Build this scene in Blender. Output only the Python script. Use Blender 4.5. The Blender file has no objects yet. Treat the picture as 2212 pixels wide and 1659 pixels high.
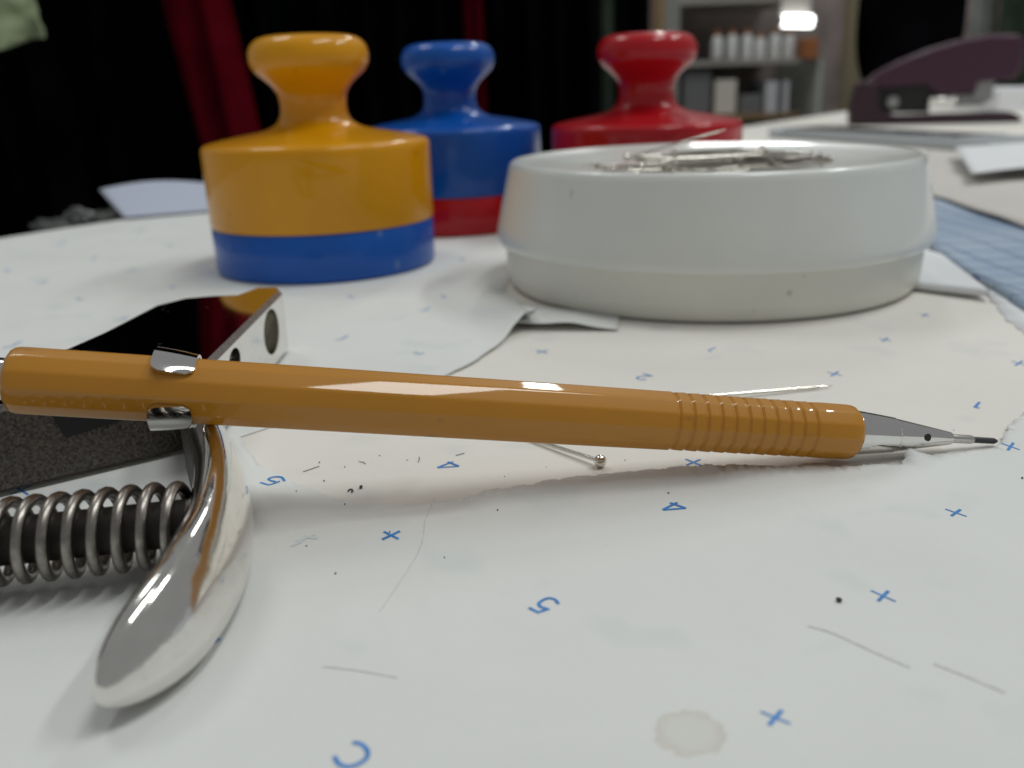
import bpy, bmesh, math, random
from mathutils import Vector, Matrix, noise
from mathutils.geometry import delaunay_2d_cdt
from mathutils.bvhtree import BVHTree

S = 0.001                      # the scene is written in millimetres, built in metres
scene = bpy.context.scene
COL = scene.collection
rnd = random.Random(7)
PI = math.pi

# ------------------------------------------------------------------ camera
PITCH, ROLL, FPX, HCAM = math.radians(18.0), math.radians(-1.98), 1978.0, 50.0
CAMR = Matrix.Rotation(PI / 2 - PITCH, 3, 'X') @ Matrix.Rotation(ROLL, 3, 'Z')
cam_data = bpy.data.cameras.new('camera')
cam = bpy.data.objects.new('camera', cam_data)
COL.objects.link(cam)
cam.matrix_world = Matrix.Translation((0, 0, HCAM * S)) @ CAMR.to_4x4()
cam_data.sensor_width = 36.0
cam_data.lens = 36.0 * FPX / 2212.0
cam_data.clip_start = 0.004
cam_data.clip_end = 30.0
cam_data.dof.use_dof = True
cam_data.dof.focus_distance = 0.116
cam_data.dof.aperture_fstop = 24.0
scene.camera = cam

# ------------------------------------------------------------------ light
world = bpy.data.worlds.new('World')
scene.world = world
world.use_nodes = True
bgn = world.node_tree.nodes['Background']
bgn.inputs['Color'].default_value = (0.97, 0.99, 1.0, 1)
bgn.inputs['Strength'].default_value = 0.23

def lamp(name, loc, size_x, size_y, power, rotz=0.0, color=(0.97, 1.0, 0.98)):
    d = bpy.data.lights.new(name, 'AREA')
    d.shape = 'RECTANGLE'
    d.size, d.size_y, d.energy, d.color = size_x, size_y, power, color
    o = bpy.data.objects.new(name, d)
    o.location = loc
    o.rotation_euler = (0, 0, rotz)
    COL.objects.link(o)
    return o
lamp('ceiling_tube_lamp', (0.53, 0.05, 1.75), 0.24, 0.95, 8.5, math.radians(-20))
lamp('ceiling_tube_lamp', (0.59, 2.38, 1.75), 0.11, 0.80, 9.0)
lamp('ceiling_tube_lamp', (1.35, 0.65, 1.75), 0.12, 1.0, 12.0)
lamp('ceiling_tube_lamp', (-0.85, 1.05, 1.75), 0.5, 0.6, 6.0)

scene.view_settings.view_transform = 'Standard'
scene.view_settings.look = 'None'
scene.view_settings.exposure = 0.06
scene.view_settings.gamma = 1.0
scene.view_settings.use_curve_mapping = False
scene.cycles.use_denoising = True
scene.cycles.max_bounces = 10
scene.cycles.sample_clamp_indirect = 4.0

# ------------------------------------------------------------------ helpers
def at(u, v, z=0.0):
    """Point on the plane z (mm) that the photograph shows at (u, v) of a 2212 px wide print."""
    d = CAMR @ Vector(((u - 1106) / FPX, -(v - 829.5) / FPX, -1))
    t = (z - HCAM) / d.z
    return Vector((0, 0, HCAM)) + t * d

def tag(o, label=None, cat=None, group=None, kind=None):
    if label: o['label'] = label
    if cat: o['category'] = cat
    if group: o['group'] = group
    if kind: o['kind'] = kind
    return o

def empty(name, loc, label, cat, group=None):
    o = bpy.data.objects.new(name, None)
    o.location = Vector(loc) * S
    o.empty_display_size = 0.01
    COL.objects.link(o)
    o['mm'] = list(loc)
    return tag(o, label, cat, group)

def origin(o):
    v = Vector((0, 0, 0))
    while o is not None:
        v += Vector(o.location) / S
        o = o.parent
    return v

def obj(name, verts, faces, mat, parent=None, base=None, smooth=40, mats=None, fmat=None):
    """verts are world millimetres."""
    if parent is not None:
        off = origin(parent)
        loc = Vector((0, 0, 0))
    else:
        if base is None:
            n = len(verts)
            base = (sum(v[0] for v in verts) / n, sum(v[1] for v in verts) / n, min(v[2] for v in verts))
        off = Vector(base)
        loc = off * S
    me = bpy.data.meshes.new(name)
    me.from_pydata([((v[0] - off.x) * S, (v[1] - off.y) * S, (v[2] - off.z) * S) for v in verts], [], faces)
    me.validate()
    for m in (mats or [mat]):
        me.materials.append(m)
    if fmat:
        for p, i in zip(me.polygons, fmat): p.material_index = i
    if smooth:
        for p in me.polygons: p.use_smooth = True
        me.set_sharp_from_angle(angle=math.radians(smooth))
    o = bpy.data.objects.new(name, me)
    o.location = loc
    COL.objects.link(o)
    if parent is not None: o.parent = parent
    return o

def merge(*parts):
    V, F = [], []
    for v, f in parts:
        k = len(V)
        V += list(v)
        F += [tuple(i + k for i in q) for q in f]
    return V, F

def lathe(profile, cx, cy, z0, n=96, a0=0.0):
    V, F = [], []
    rows = []
    for r, z in profile:
        if r < 1e-4:
            rows.append([len(V)]); V.append((cx, cy, z + z0))
        else:
            rows.append(list(range(len(V), len(V) + n)))
            V += [(cx + r * math.cos(a0 + 2 * PI * i / n), cy + r * math.sin(a0 + 2 * PI * i / n), z + z0) for i in range(n)]
    for a, b in zip(rows, rows[1:]):
        for i in range(n):
            j = (i + 1) % n
            if len(a) == 1 and len(b) == 1: continue
            if len(a) == 1: F.append((a[0], b[j], b[i]))
            elif len(b) == 1: F.append((a[i], a[j], b[0]))
            else: F.append((a[i], a[j], b[j], b[i]))
    return V, F

def smooth_pts(pts, k=6, closed=False):
    """Catmull-Rom through points of any dimension."""
    P = [tuple(p) for p in pts]
    n = len(P)
    out = []
    rng = n if closed else n - 1
    for i in range(rng):
        p0 = P[(i - 1) % n] if closed or i > 0 else P[0]
        p1, p2 = P[i], P[(i + 1) % n]
        p3 = P[(i + 2) % n] if closed or i + 2 < n else P[-1]
        for s in range(k):
            t = s / k
            out.append(tuple(0.5 * (2 * b + (c - a) * t + (2 * a - 5 * b + 4 * c - d) * t * t + (3 * b - a - 3 * c + d) * t ** 3)
                             for a, b, c, d in zip(p0, p1, p2, p3)))
    if not closed: out.append(P[-1])
    return out

def tube(path, radius, n=10, caps=True):
    P = [Vector(p) for p in path]
    R = radius if isinstance(radius, (list, tuple)) else [radius] * len(P)
    V, F = [], []
    t0 = (P[1] - P[0]).normalized()
    ref = Vector((0, 0, 1)) if abs(t0.z) < 0.9 else Vector((1, 0, 0))
    u = t0.cross(ref).normalized()
    for i, p in enumerate(P):
        t = (P[min(i + 1, len(P) - 1)] - P[max(i - 1, 0)]).normalized()
        u = (u - t * u.dot(t)).normalized()
        w = t.cross(u)
        for k in range(n):
            a = 2 * PI * k / n
            V.append(tuple(p + R[i] * (math.cos(a) * u + math.sin(a) * w)))
    for i in range(len(P) - 1):
        for k in range(n):
            j = (k + 1) % n
            F.append((i * n + k, i * n + j, (i + 1) * n + j, (i + 1) * n + k))
    if caps:
        F.append(tuple(range(n))[::-1])
        F.append(tuple(range((len(P) - 1) * n, len(P) * n)))
    return V, F

def box(x0, x1, y0, y1, z0, z1):
    V = [(x0, y0, z0), (x1, y0, z0), (x1, y1, z0), (x0, y1, z0), (x0, y0, z1), (x1, y0, z1), (x1, y1, z1), (x0, y1, z1)]
    F = [(3, 2, 1, 0), (4, 5, 6, 7), (0, 1, 5, 4), (1, 2, 6, 5), (2, 3, 7, 6), (3, 0, 4, 7)]
    return V, F

def prism(poly, z0, z1):
    """Plan polygon (counter-clockwise) between two heights."""
    n = len(poly)
    V = [(p[0], p[1], z0) for p in poly] + [(p[0], p[1], z1) for p in poly]
    F = [tuple(range(n))[::-1], tuple(range(n, 2 * n))]
    F += [(i, (i + 1) % n, n + (i + 1) % n, n + i) for i in range(n)]
    return V, F

def bevel(o, width, seg=2, ang=30):
    m = o.modifiers.new('bevel', 'BEVEL')
    m.width, m.segments, m.limit_method, m.angle_limit = width * S, seg, 'ANGLE', math.radians(ang)
    m.harden_normals = False
    return o

def xform(vf, loc=(0, 0, 0), rotz=0.0, rotx=0.0, roty=0.0):
    M = Matrix.Translation(Vector(loc)) @ Matrix.Rotation(rotz, 4, 'Z') @ Matrix.Rotation(roty, 4, 'Y') @ Matrix.Rotation(rotx, 4, 'X')
    return [tuple(M @ Vector(v)) for v in vf[0]], vf[1]

# ------------------------------------------------------------------ materials
def mat(name, color, rough=0.5, metal=0.0, coat=0.0, coat_rough=0.05, noise_scale=None, noise_amt=0.0, color2=None,
        bump=0.0, bump_scale=None, rough_var=0.0, spec=0.5, sss=0.0, detail=4.0):
    m = bpy.data.materials.new(name)
    m.use_nodes = True
    nt = m.node_tree
    b = nt.nodes['Principled BSDF']
    b.inputs['Base Color'].default_value = (*color, 1)
    b.inputs['Roughness'].default_value = rough
    b.inputs['Metallic'].default_value = metal
    b.inputs['Coat Weight'].default_value = coat
    b.inputs['Coat Roughness'].default_value = coat_rough
    b.inputs['Specular IOR Level'].default_value = spec
    if sss:
        b.inputs['Subsurface Weight'].default_value = sss
        b.inputs['Subsurface Radius'].default_value = (0.002, 0.0012, 0.0006)
        b.inputs['Subsurface Scale'].default_value = 1.0
    tc = nt.nodes.new('ShaderNodeTexCoord')
    if noise_scale:
        n = nt.nodes.new('ShaderNodeTexNoise')
        n.inputs['Scale'].default_value = noise_scale
        n.inputs['Detail'].default_value = detail
        nt.links.new(tc.outputs['Object'], n.inputs['Vector'])
        ramp = nt.nodes.new('ShaderNodeMapRange')
        ramp.inputs['From Min'].default_value, ramp.inputs['From Max'].default_value = 0.3, 0.7
        nt.links.new(n.outputs['Fac'], ramp.inputs['Value'])
        mix = nt.nodes.new('ShaderNodeMix')
        mix.data_type = 'RGBA'
        mix.inputs['A'].default_value = (*color, 1)
        mix.inputs['B'].default_value = (*(color2 or tuple(c * (1 - noise_amt) for c in color)), 1)
        nt.links.new(ramp.outputs['Result'], mix.inputs['Factor'])
        nt.links.new(mix.outputs['Result'], b.inputs['Base Color'])
        if rough_var:
            mr = nt.nodes.new('ShaderNodeMapRange')
            mr.inputs['To Min'].default_value, mr.inputs['To Max'].default_value = max(0.02, rough - rough_var), rough + rough_var
            nt.links.new(n.outputs['Fac'], mr.inputs['Value'])
            nt.links.new(mr.outputs['Result'], b.inputs['Roughness'])
    if bump:
        n2 = nt.nodes.new('ShaderNodeTexNoise')
        n2.inputs['Scale'].default_value = bump_scale
        n2.inputs['Detail'].default_value = 5
        nt.links.new(tc.outputs['Object'], n2.inputs['Vector'])
        bp = nt.nodes.new('ShaderNodeBump')
        bp.inputs['Strength'].default_value = 1.0
        bp.inputs['Distance'].default_value = bump * S
        nt.links.new(n2.outputs['Fac'], bp.inputs['Height'])
        nt.links.new(bp.outputs['Normal'], b.inputs['Normal'])
    return m

def paper_mat(name, color, stain=None, blotch=0.06):
    """Matt paper: fine fibre relief, faint blotches and tiny grey specks; optionally one dried water stain."""
    m = mat(name, color, rough=0.75, noise_scale=26, noise_amt=blotch, bump=0.035, bump_scale=900, spec=0.25)
    nt = m.node_tree
    b = nt.nodes['Principled BSDF']
    bp0 = b.inputs['Normal'].links[0].from_node
    n9 = nt.nodes.new('ShaderNodeTexNoise'); n9.inputs['Scale'].default_value = 38; n9.inputs['Detail'].default_value = 3
    n9.inputs['Distortion'].default_value = 0.8
    tc9 = nt.nodes.new('ShaderNodeNewGeometry'); nt.links.new(tc9.outputs['Position'], n9.inputs['Vector'])
    bp9 = nt.nodes.new('ShaderNodeBump'); bp9.inputs['Distance'].default_value = 0.0011; bp9.inputs['Strength'].default_value = 0.55
    nt.links.new(n9.outputs['Fac'], bp9.inputs['Height']); nt.links.new(bp9.outputs['Normal'], bp0.inputs['Normal'])
    src = b.inputs['Base Color'].links[0].from_socket
    geo = nt.nodes.new('ShaderNodeNewGeometry')
    vor = nt.nodes.new('ShaderNodeTexVoronoi')
    vor.inputs['Scale'].default_value = 210
    nt.links.new(geo.outputs['Position'], vor.inputs['Vector'])
    ns = nt.nodes.new('ShaderNodeTexNoise')
    ns.inputs['Scale'].default_value = 120
    nt.links.new(geo.outputs['Position'], ns.inputs['Vector'])
    sp = nt.nodes.new('ShaderNodeMapRange')
    sp.inputs['From Min'].default_value, sp.inputs['From Max'].default_value = 0.045, 0.015
    nt.links.new(vor.outputs['Distance'], sp.inputs['Value'])
    gate = nt.nodes.new('ShaderNodeMapRange')
    gate.inputs['From Min'].default_value, gate.inputs['From Max'].default_value = 0.57, 0.64
    nt.links.new(ns.outputs['Fac'], gate.inputs['Value'])
    mul = nt.nodes.new('ShaderNodeMath'); mul.operation = 'MULTIPLY'
    nt.links.new(sp.outputs['Result'], mul.inputs[0]); nt.links.new(gate.outputs['Result'], mul.inputs[1])
    mx = nt.nodes.new('ShaderNodeMix'); mx.data_type = 'RGBA'
    nt.links.new(mul.outputs['Value'], mx.inputs['Factor'])
    nt.links.new(src, mx.inputs['A'])
    mx.inputs['B'].default_value = (0.33, 0.33, 0.33, 1)
    out = mx.outputs['Result']
    # faint larger smudges
    n3 = nt.nodes.new('ShaderNodeTexNoise'); n3.inputs['Scale'].default_value = 75; n3.inputs['Detail'].default_value = 2
    nt.links.new(geo.outputs['Position'], n3.inputs['Vector'])
    g3 = nt.nodes.new('ShaderNodeMapRange')
    g3.inputs['From Min'].default_value, g3.inputs['From Max'].default_value = 0.60, 0.76
    g3.inputs['To Max'].default_value = 0.7
    nt.links.new(n3.outputs['Fac'], g3.inputs['Value'])
    m3 = nt.nodes.new('ShaderNodeMix'); m3.data_type = 'RGBA'
    nt.links.new(g3.outputs['Result'], m3.inputs['Factor']); nt.links.new(out, m3.inputs['A'])
    m3.inputs['B'].default_value = (color[0] * 0.82, color[1] * 0.87, color[2] * 0.90, 1)
    out = m3.outputs['Result']
    if stain:
        sub = nt.nodes.new('ShaderNodeVectorMath'); sub.operation = 'SUBTRACT'
        nt.links.new(geo.outputs['Position'], sub.inputs[0])
        sub.inputs[1].default_value = (stain[0] * S, stain[1] * S, 0)
        sc = nt.nodes.new('ShaderNodeVectorMath'); sc.operation = 'MULTIPLY'
        nt.links.new(sub.outputs['Vector'], sc.inputs[0]); sc.inputs[1].default_value = (1 / S, 1 / S, 0)
        ln = nt.nodes.new('ShaderNodeVectorMath'); ln.operation = 'LENGTH'
        nt.links.new(sc.outputs['Vector'], ln.inputs[0])
        n4 = nt.nodes.new('ShaderNodeTexNoise'); n4.inputs['Scale'].default_value = 900; n4.inputs['Detail'].default_value = 2
        nt.links.new(geo.outputs['Position'], n4.inputs['Vector'])
        ad = nt.nodes.new('ShaderNodeMath'); ad.operation = 'MULTIPLY_ADD'
        nt.links.new(n4.outputs['Fac'], ad.inputs[0]); ad.inputs[1].default_value = 1.7
        nt.links.new(ln.outputs['Value'], ad.inputs[2])
        rp = nt.nodes.new('ShaderNodeValToRGB')
        el = rp.color_ramp.elements
        r = stain[2] + 0.85
        k = 10.0
        el[0].position, el[0].color = 0.0, (0.22, 0.22, 0.22, 1)
        el[1].position, el[1].color = 1.0, (0, 0, 0, 1)
        for pos, val in (((r - 0.9) / k, 0.30), ((r - 0.12) / k, 0.55), ((r + 0.02) / k, 0.5), ((r + 0.16) / k, 0.0)):
            e = el.new(pos); e.color = (val, val, val, 1)
        dv = nt.nodes.new('ShaderNodeMath'); dv.operation = 'DIVIDE'
        nt.links.new(ad.outputs['Value'], dv.inputs[0]); dv.inputs[1].default_value = k
        nt.links.new(dv.outputs['Value'], rp.inputs['Fac'])
        m4 = nt.nodes.new('ShaderNodeMix'); m4.data_type = 'RGBA'
        nt.links.new(rp.outputs['Color'], m4.inputs['Factor']); nt.links.new(out, m4.inputs['A'])
        m4.inputs['B'].default_value = (0.60, 0.555, 0.47, 1)
        out = m4.outputs['Result']
    nt.links.new(out, b.inputs['Base Color'])
    return m

def specks(m, scale, size, gate, color, amt=0.8, stretch=(1, 1, 1), rough=None):
    """Small scuffs: thresholded cells, gated by a broad noise."""
    nt = m.node_tree
    b = nt.nodes['Principled BSDF']
    src = b.inputs['Base Color'].links[0].from_socket
    tc = nt.nodes.new('ShaderNodeTexCoord')
    mp = nt.nodes.new('ShaderNodeMapping'); mp.inputs['Scale'].default_value = stretch
    mp.inputs['Rotation'].default_value = (0.3, 0.2, 0.5)
    nt.links.new(tc.outputs['Object'], mp.inputs['Vector'])
    vo = nt.nodes.new('ShaderNodeTexVoronoi'); vo.inputs['Scale'].default_value = scale
    nt.links.new(mp.outputs['Vector'], vo.inputs['Vector'])
    nz = nt.nodes.new('ShaderNodeTexNoise'); nz.inputs['Scale'].default_value = scale * 0.35
    nt.links.new(tc.outputs['Object'], nz.inputs['Vector'])
    a = nt.nodes.new('ShaderNodeMapRange'); a.inputs['From Min'].default_value, a.inputs['From Max'].default_value = size, size * 0.4
    nt.links.new(vo.outputs['Distance'], a.inputs['Value'])
    g = nt.nodes.new('ShaderNodeMapRange'); g.inputs['From Min'].default_value, g.inputs['From Max'].default_value = gate, gate + 0.06
    g.inputs['To Max'].default_value = amt
    nt.links.new(nz.outputs['Fac'], g.inputs['Value'])
    mu = nt.nodes.new('ShaderNodeMath'); mu.operation = 'MULTIPLY'
    nt.links.new(a.outputs['Result'], mu.inputs[0]); nt.links.new(g.outputs['Result'], mu.inputs[1])
    mx = nt.nodes.new('ShaderNodeMix'); mx.data_type = 'RGBA'
    nt.links.new(mu.outputs['Value'], mx.inputs['Factor']); nt.links.new(src, mx.inputs['A']); mx.inputs['B'].default_value = (*color, 1)
    nt.links.new(mx.outputs['Result'], b.inputs['Base Color'])
    if rough is not None:
        old = b.inputs['Roughness'].links[0].from_socket if b.inputs['Roughness'].links else None
        mr = nt.nodes.new('ShaderNodeMix')
        nt.links.new(mu.outputs['Value'], mr.inputs['Factor'])
        if old: nt.links.new(old, mr.inputs['A'])
        else: mr.inputs['A'].default_value = b.inputs['Roughness'].default_value
        mr.inputs['B'].default_value = rough
        nt.links.new(mr.outputs['Result'], b.inputs['Roughness'])
    return m

def translucent(m, color, fac):
    nt = m.node_tree
    out = nt.nodes['Material Output']; b = nt.nodes['Principled BSDF']
    tr = nt.nodes.new('ShaderNodeBsdfTranslucent'); tr.inputs['Color'].default_value = (*color, 1)
    mx = nt.nodes.new('ShaderNodeMixShader'); mx.inputs['Fac'].default_value = fac
    nt.links.new(b.outputs['BSDF'], mx.inputs[1]); nt.links.new(tr.outputs['BSDF'], mx.inputs[2])
    nt.links.new(mx.outputs['Shader'], out.inputs['Surface'])
    return m
STAIN = at(1490, 1590)
M_upper = paper_mat('white_marking_paper', (0.81, 0.82, 0.80), stain=(STAIN.x, STAIN.y, 2.75))
translucent(M_upper, (0.85, 0.83, 0.78), 0.07)
M_lower = paper_mat('cream_marking_paper', (0.80, 0.77, 0.715))
M_plainpaper = paper_mat('plain_paper', (0.80, 0.81, 0.83))
M_greypaper = paper_mat('grey_paper', (0.62, 0.59, 0.55))
M_bluepaper = mat('pale_blue_paper', (0.50, 0.54, 0.66), rough=0.6)
M_fray = mat('paper_fibre', (0.82, 0.81, 0.79), rough=0.9, spec=0.1)
translucent(M_fray, (0.9, 0.88, 0.85), 0.4)
M_ink = mat('blue_ink', (0.06, 0.29, 0.74), rough=0.6, noise_scale=900, noise_amt=0.35)
M_inkpale = mat('pale_blue_ink', (0.38, 0.50, 0.66), rough=0.6)
M_inkghost = mat('ghost_ink', (0.66, 0.70, 0.71), rough=0.75)
M_graphite_line = mat('graphite_line', (0.58, 0.58, 0.57), rough=0.7, noise_scale=1500, color2=(0.74, 0.74, 0.73))
M_table = mat('table_board', (0.45, 0.40, 0.33), rough=0.5, noise_scale=20, noise_amt=0.2)
M_pencil = mat('ochre_plastic', (0.50, 0.210, 0.008), rough=0.45, spec=0.25, coat=0.8, coat_rough=0.03, noise_scale=60, noise_amt=0.10)
M_chrome = mat('chrome', (0.80, 0.79, 0.77), rough=0.07, metal=1.0, noise_scale=300, noise_amt=0.05, rough_var=0.04)
M_polished = mat('polished_steel', (0.82, 0.80, 0.76), rough=0.11, metal=1.0, bump=0.10, bump_scale=140, noise_scale=500, noise_amt=0.08, rough_var=0.05)
M_mirror = mat('mirror_steel', (0.74, 0.73, 0.71), rough=0.05, metal=1.0, noise_scale=700, noise_amt=0.04, rough_var=0.03)
M_brushed = mat('brushed_steel', (0.70, 0.69, 0.66), rough=0.27, metal=1.0, noise_scale=500, noise_amt=0.12, rough_var=0.08)
M_cast = mat('rough_cast_iron', (0.15, 0.13, 0.115), rough=0.48, metal=0.5, noise_scale=2300, color2=(0.035, 0.03, 0.026), bump=0.30, bump_scale=2000)
M_stub = mat('oily_dark_steel', (0.055, 0.048, 0.042), rough=0.5, metal=0.5, noise_scale=420, color2=(0.02, 0.018, 0.016), bump=0.06, bump_scale=500)
M_wire = mat('spring_wire', (0.36, 0.33, 0.30), rough=0.33, metal=1.0, noise_scale=1200, noise_amt=0.35, rough_var=0.1)
M_black = mat('gap_shade', (0.008, 0.008, 0.008), rough=0.6)  # black that stands for the shade inside holes and gaps
M_die = mat('dull_die', (0.30, 0.29, 0.22), rough=0.5, metal=0.3, noise_scale=400, noise_amt=0.5)
M_lead = mat('graphite', (0.06, 0.06, 0.065), rough=0.42, metal=0.3)
M_pin = mat('nickel_pin', (0.72, 0.69, 0.62), rough=0.16, metal=1.0)
M_darkpin = mat('dull_pin', (0.30, 0.27, 0.24), rough=0.28, metal=1.0)
M_yellow = mat('yellow_plastic', (0.74, 0.32, 0.0), rough=0.45, spec=0.12, coat=0.6, coat_rough=0.025, noise_scale=45, noise_amt=0.14, bump=0.02, bump_scale=130, rough_var=0.12)
M_blue = mat('blue_plastic', (0.002, 0.095, 0.46), rough=0.45, spec=0.12, coat=0.6, coat_rough=0.025, noise_scale=45, noise_amt=0.18, bump=0.02, bump_scale=130, rough_var=0.12)
M_red = mat('red_plastic', (0.48, 0.005, 0.012), rough=0.45, spec=0.12, coat=0.6, coat_rough=0.025, noise_scale=45, noise_amt=0.18, bump=0.02, bump_scale=130, rough_var=0.12)
M_dish = mat('white_glazed_plastic', (0.74, 0.755, 0.72), rough=0.32, coat=0.5, coat_rough=0.08, noise_scale=55, noise_amt=0.06)
M_dishbase = mat('ivory_plastic', (0.76, 0.755, 0.69), rough=0.38, noise_scale=60, noise_amt=0.06)
M_maroon = mat('maroon_plastic', (0.042, 0.007, 0.025), rough=0.42)
M_maroon2 = mat('maroon_plastic_dark', (0.026, 0.005, 0.015), rough=0.5)
M_greymetal = mat('grey_metal', (0.30, 0.30, 0.30), rough=0.4, metal=0.6)
M_case = mat('silver_case', (0.52, 0.55, 0.58), rough=0.35, metal=0.3)
M_glass = mat('dark_glossy_top', (0.03, 0.032, 0.036), rough=0.12)
M_bluemat = mat('blue_printed_sheet', (0.27, 0.37, 0.51), rough=0.5, noise_scale=22, color2=(0.42, 0.50, 0.60), detail=6)
M_bluedark = mat('blue_sheet_edge', (0.07, 0.11, 0.20), rough=0.6)

specks(M_dish, 160, 0.12, 0.58, (0.42, 0.43, 0.41), 0.5, (1, 1, 0.5))
specks(M_dishbase, 190, 0.16, 0.58, (0.35, 0.34, 0.29), 0.6)
specks(M_mirror, 800, 0.17, 0.54, (0.5, 0.5, 0.5), 0.6, (0.22, 1, 1), rough=0.45)
specks(M_polished, 500, 0.25, 0.55, (0.5, 0.47, 0.42), 0.7, (1, 0.3, 1), rough=0.35)
specks(M_yellow, 170, 0.16, 0.55, (0.36, 0.17, 0.02), 0.6, (1, 1, 0.6))
specks(M_blue, 170, 0.18, 0.52, (0.16, 0.24, 0.45), 0.6, (1, 1, 0.6))
specks(M_red, 170, 0.16, 0.55, (0.20, 0.02, 0.02), 0.6, (1, 1, 0.6))
specks(M_pencil, 420, 0.20, 0.56, (0.30, 0.12, 0.02), 0.6, (0.4, 1, 1))
nt = M_bluemat.node_tree
bb = nt.nodes['Principled BSDF']; src = bb.inputs['Base Color'].links[0].from_socket
br = nt.nodes.new('ShaderNodeTexBrick'); br.offset = 0.0
br.inputs['Scale'].default_value = 45.0; br.inputs['Brick Width'].default_value = 0.5; br.inputs['Row Height'].default_value = 0.5; br.inputs['Mortar Size'].default_value = 0.022
tcb = nt.nodes.new('ShaderNodeTexCoord'); nt.links.new(tcb.outputs['Object'], br.inputs['Vector'])
mb = nt.nodes.new('ShaderNodeMix'); mb.data_type = 'RGBA'
nt.links.new(br.outputs['Fac'], mb.inputs['Factor']); nt.links.new(src, mb.inputs['A']); mb.inputs['B'].default_value = (0.13, 0.19, 0.33, 1)
nt.links.new(mb.outputs['Result'], bb.inputs['Base Color'])

# ------------------------------------------------------------------ the table and its papers
E0, E1 = Vector((-198.3, 360.6)), Vector((497.9, 1375.6))     # two points of the table's far left edge
ed = (E1 - E0).normalized()
en = Vector((ed.y, -ed.x))                                     # towards the table
def edge_pt(t, inset=0.0):
    p = E0 + ed * t + en * inset
    return (p.x, p.y)
tp = [edge_pt(-700, 0), (900, -500), (1900, 1500), edge_pt(1500, 0)]
o = obj('table', *prism(tp, -28, -0.35), M_table, smooth=0)
tag(o, kind='structure')
lp = [edge_pt(-690, 1.5), (880, -480), (1870, 1490), edge_pt(1490, 1.5)]
lower = obj('table_paper', *prism(lp, -0.34, 0.0), M_lower, smooth=0)
tag(lower, 'cream under-sheet of marking paper showing through the torn hole and right of it', 'paper')

def seg_dist(p, a, b):
    ab, ap = b - a, p - a
    t = max(0.0, min(1.0, ap.dot(ab) / max(ab.dot(ab), 1e-9)))
    return (p - a - ab * t).length, t

def v2(p): return Vector((p[0], p[1]))
LEFT_EDGE = [v2(at(*q)) for q in ((560, 1004, 0.4), (530, 960, 0.5), (519, 935, 0.8), (640, 888, 1.4), (760, 848, 1.8), (940, 800, 2.2),
                                  (1020, 762, 2.4), (1075, 725, 2.6), (1108, 700, 2.9), (1135, 676, 4.2), (1163, 656, 6.2))]
CURL = LEFT_EDGE[-1]
FRONT_EDGE = [v2(at(*q)) for q in ((2290, 800, 0.4), (2235, 868, 0.5), (2205, 895, 0.6), (2184, 918, 0.6), (2174, 938, 0.5), (2164, 957, 0.4), (2150, 972, 0.4), (2105, 974, 0.5),
                                   (2055, 979, 0.7), (2012, 977, 1.0), (1975, 964, 1.8), (1958, 966, 1.8), (1952, 996, 1.2), (1905, 1000, 0.9), (1868, 998, 1.0),
                                   (1800, 1003, 1.0), (1765, 1000, 1.0), (1700, 1013, 0.9), (1600, 1016, 0.8), (1520, 1014, 0.8), (1440, 1023, 0.8),
                                   (1340, 1035, 0.7), (1240, 1044, 0.7), (1130, 1062, 0.6), (1060, 1075, 0.5), (980, 1083, 0.3), (860, 1092, 0.2),
                                   (760, 1086, 0.2), (700, 1068, 0.2), (640, 1046, 0.3), (600, 1024, 0.3), (570, 1008, 0.4))]

def tear(pts, step, amp):
    """Subdivide a polyline and fray it."""
    out = []
    for i in range(len(pts) - 1):
        a, b = pts[i], pts[i + 1]
        n = max(1, int((b - a).length / step))
        nr = Vector((-(b - a).y, (b - a).x)).normalized()
        for k in range(n):
            p = a + (b - a) * (k / n)
            s = noise.noise(Vector((p.x * 0.35, p.y * 0.35, 3.1))) * 0.9 + noise.noise(Vector((p.x * 1.3, p.y * 1.3, 7.7))) * 0.55 \
                + noise.noise(Vector((p.x * 3.7, p.y * 3.7, 1.2))) * 0.35
            out.append(p + nr * s * amp)
    out.append(pts[-1])
    return out

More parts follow.
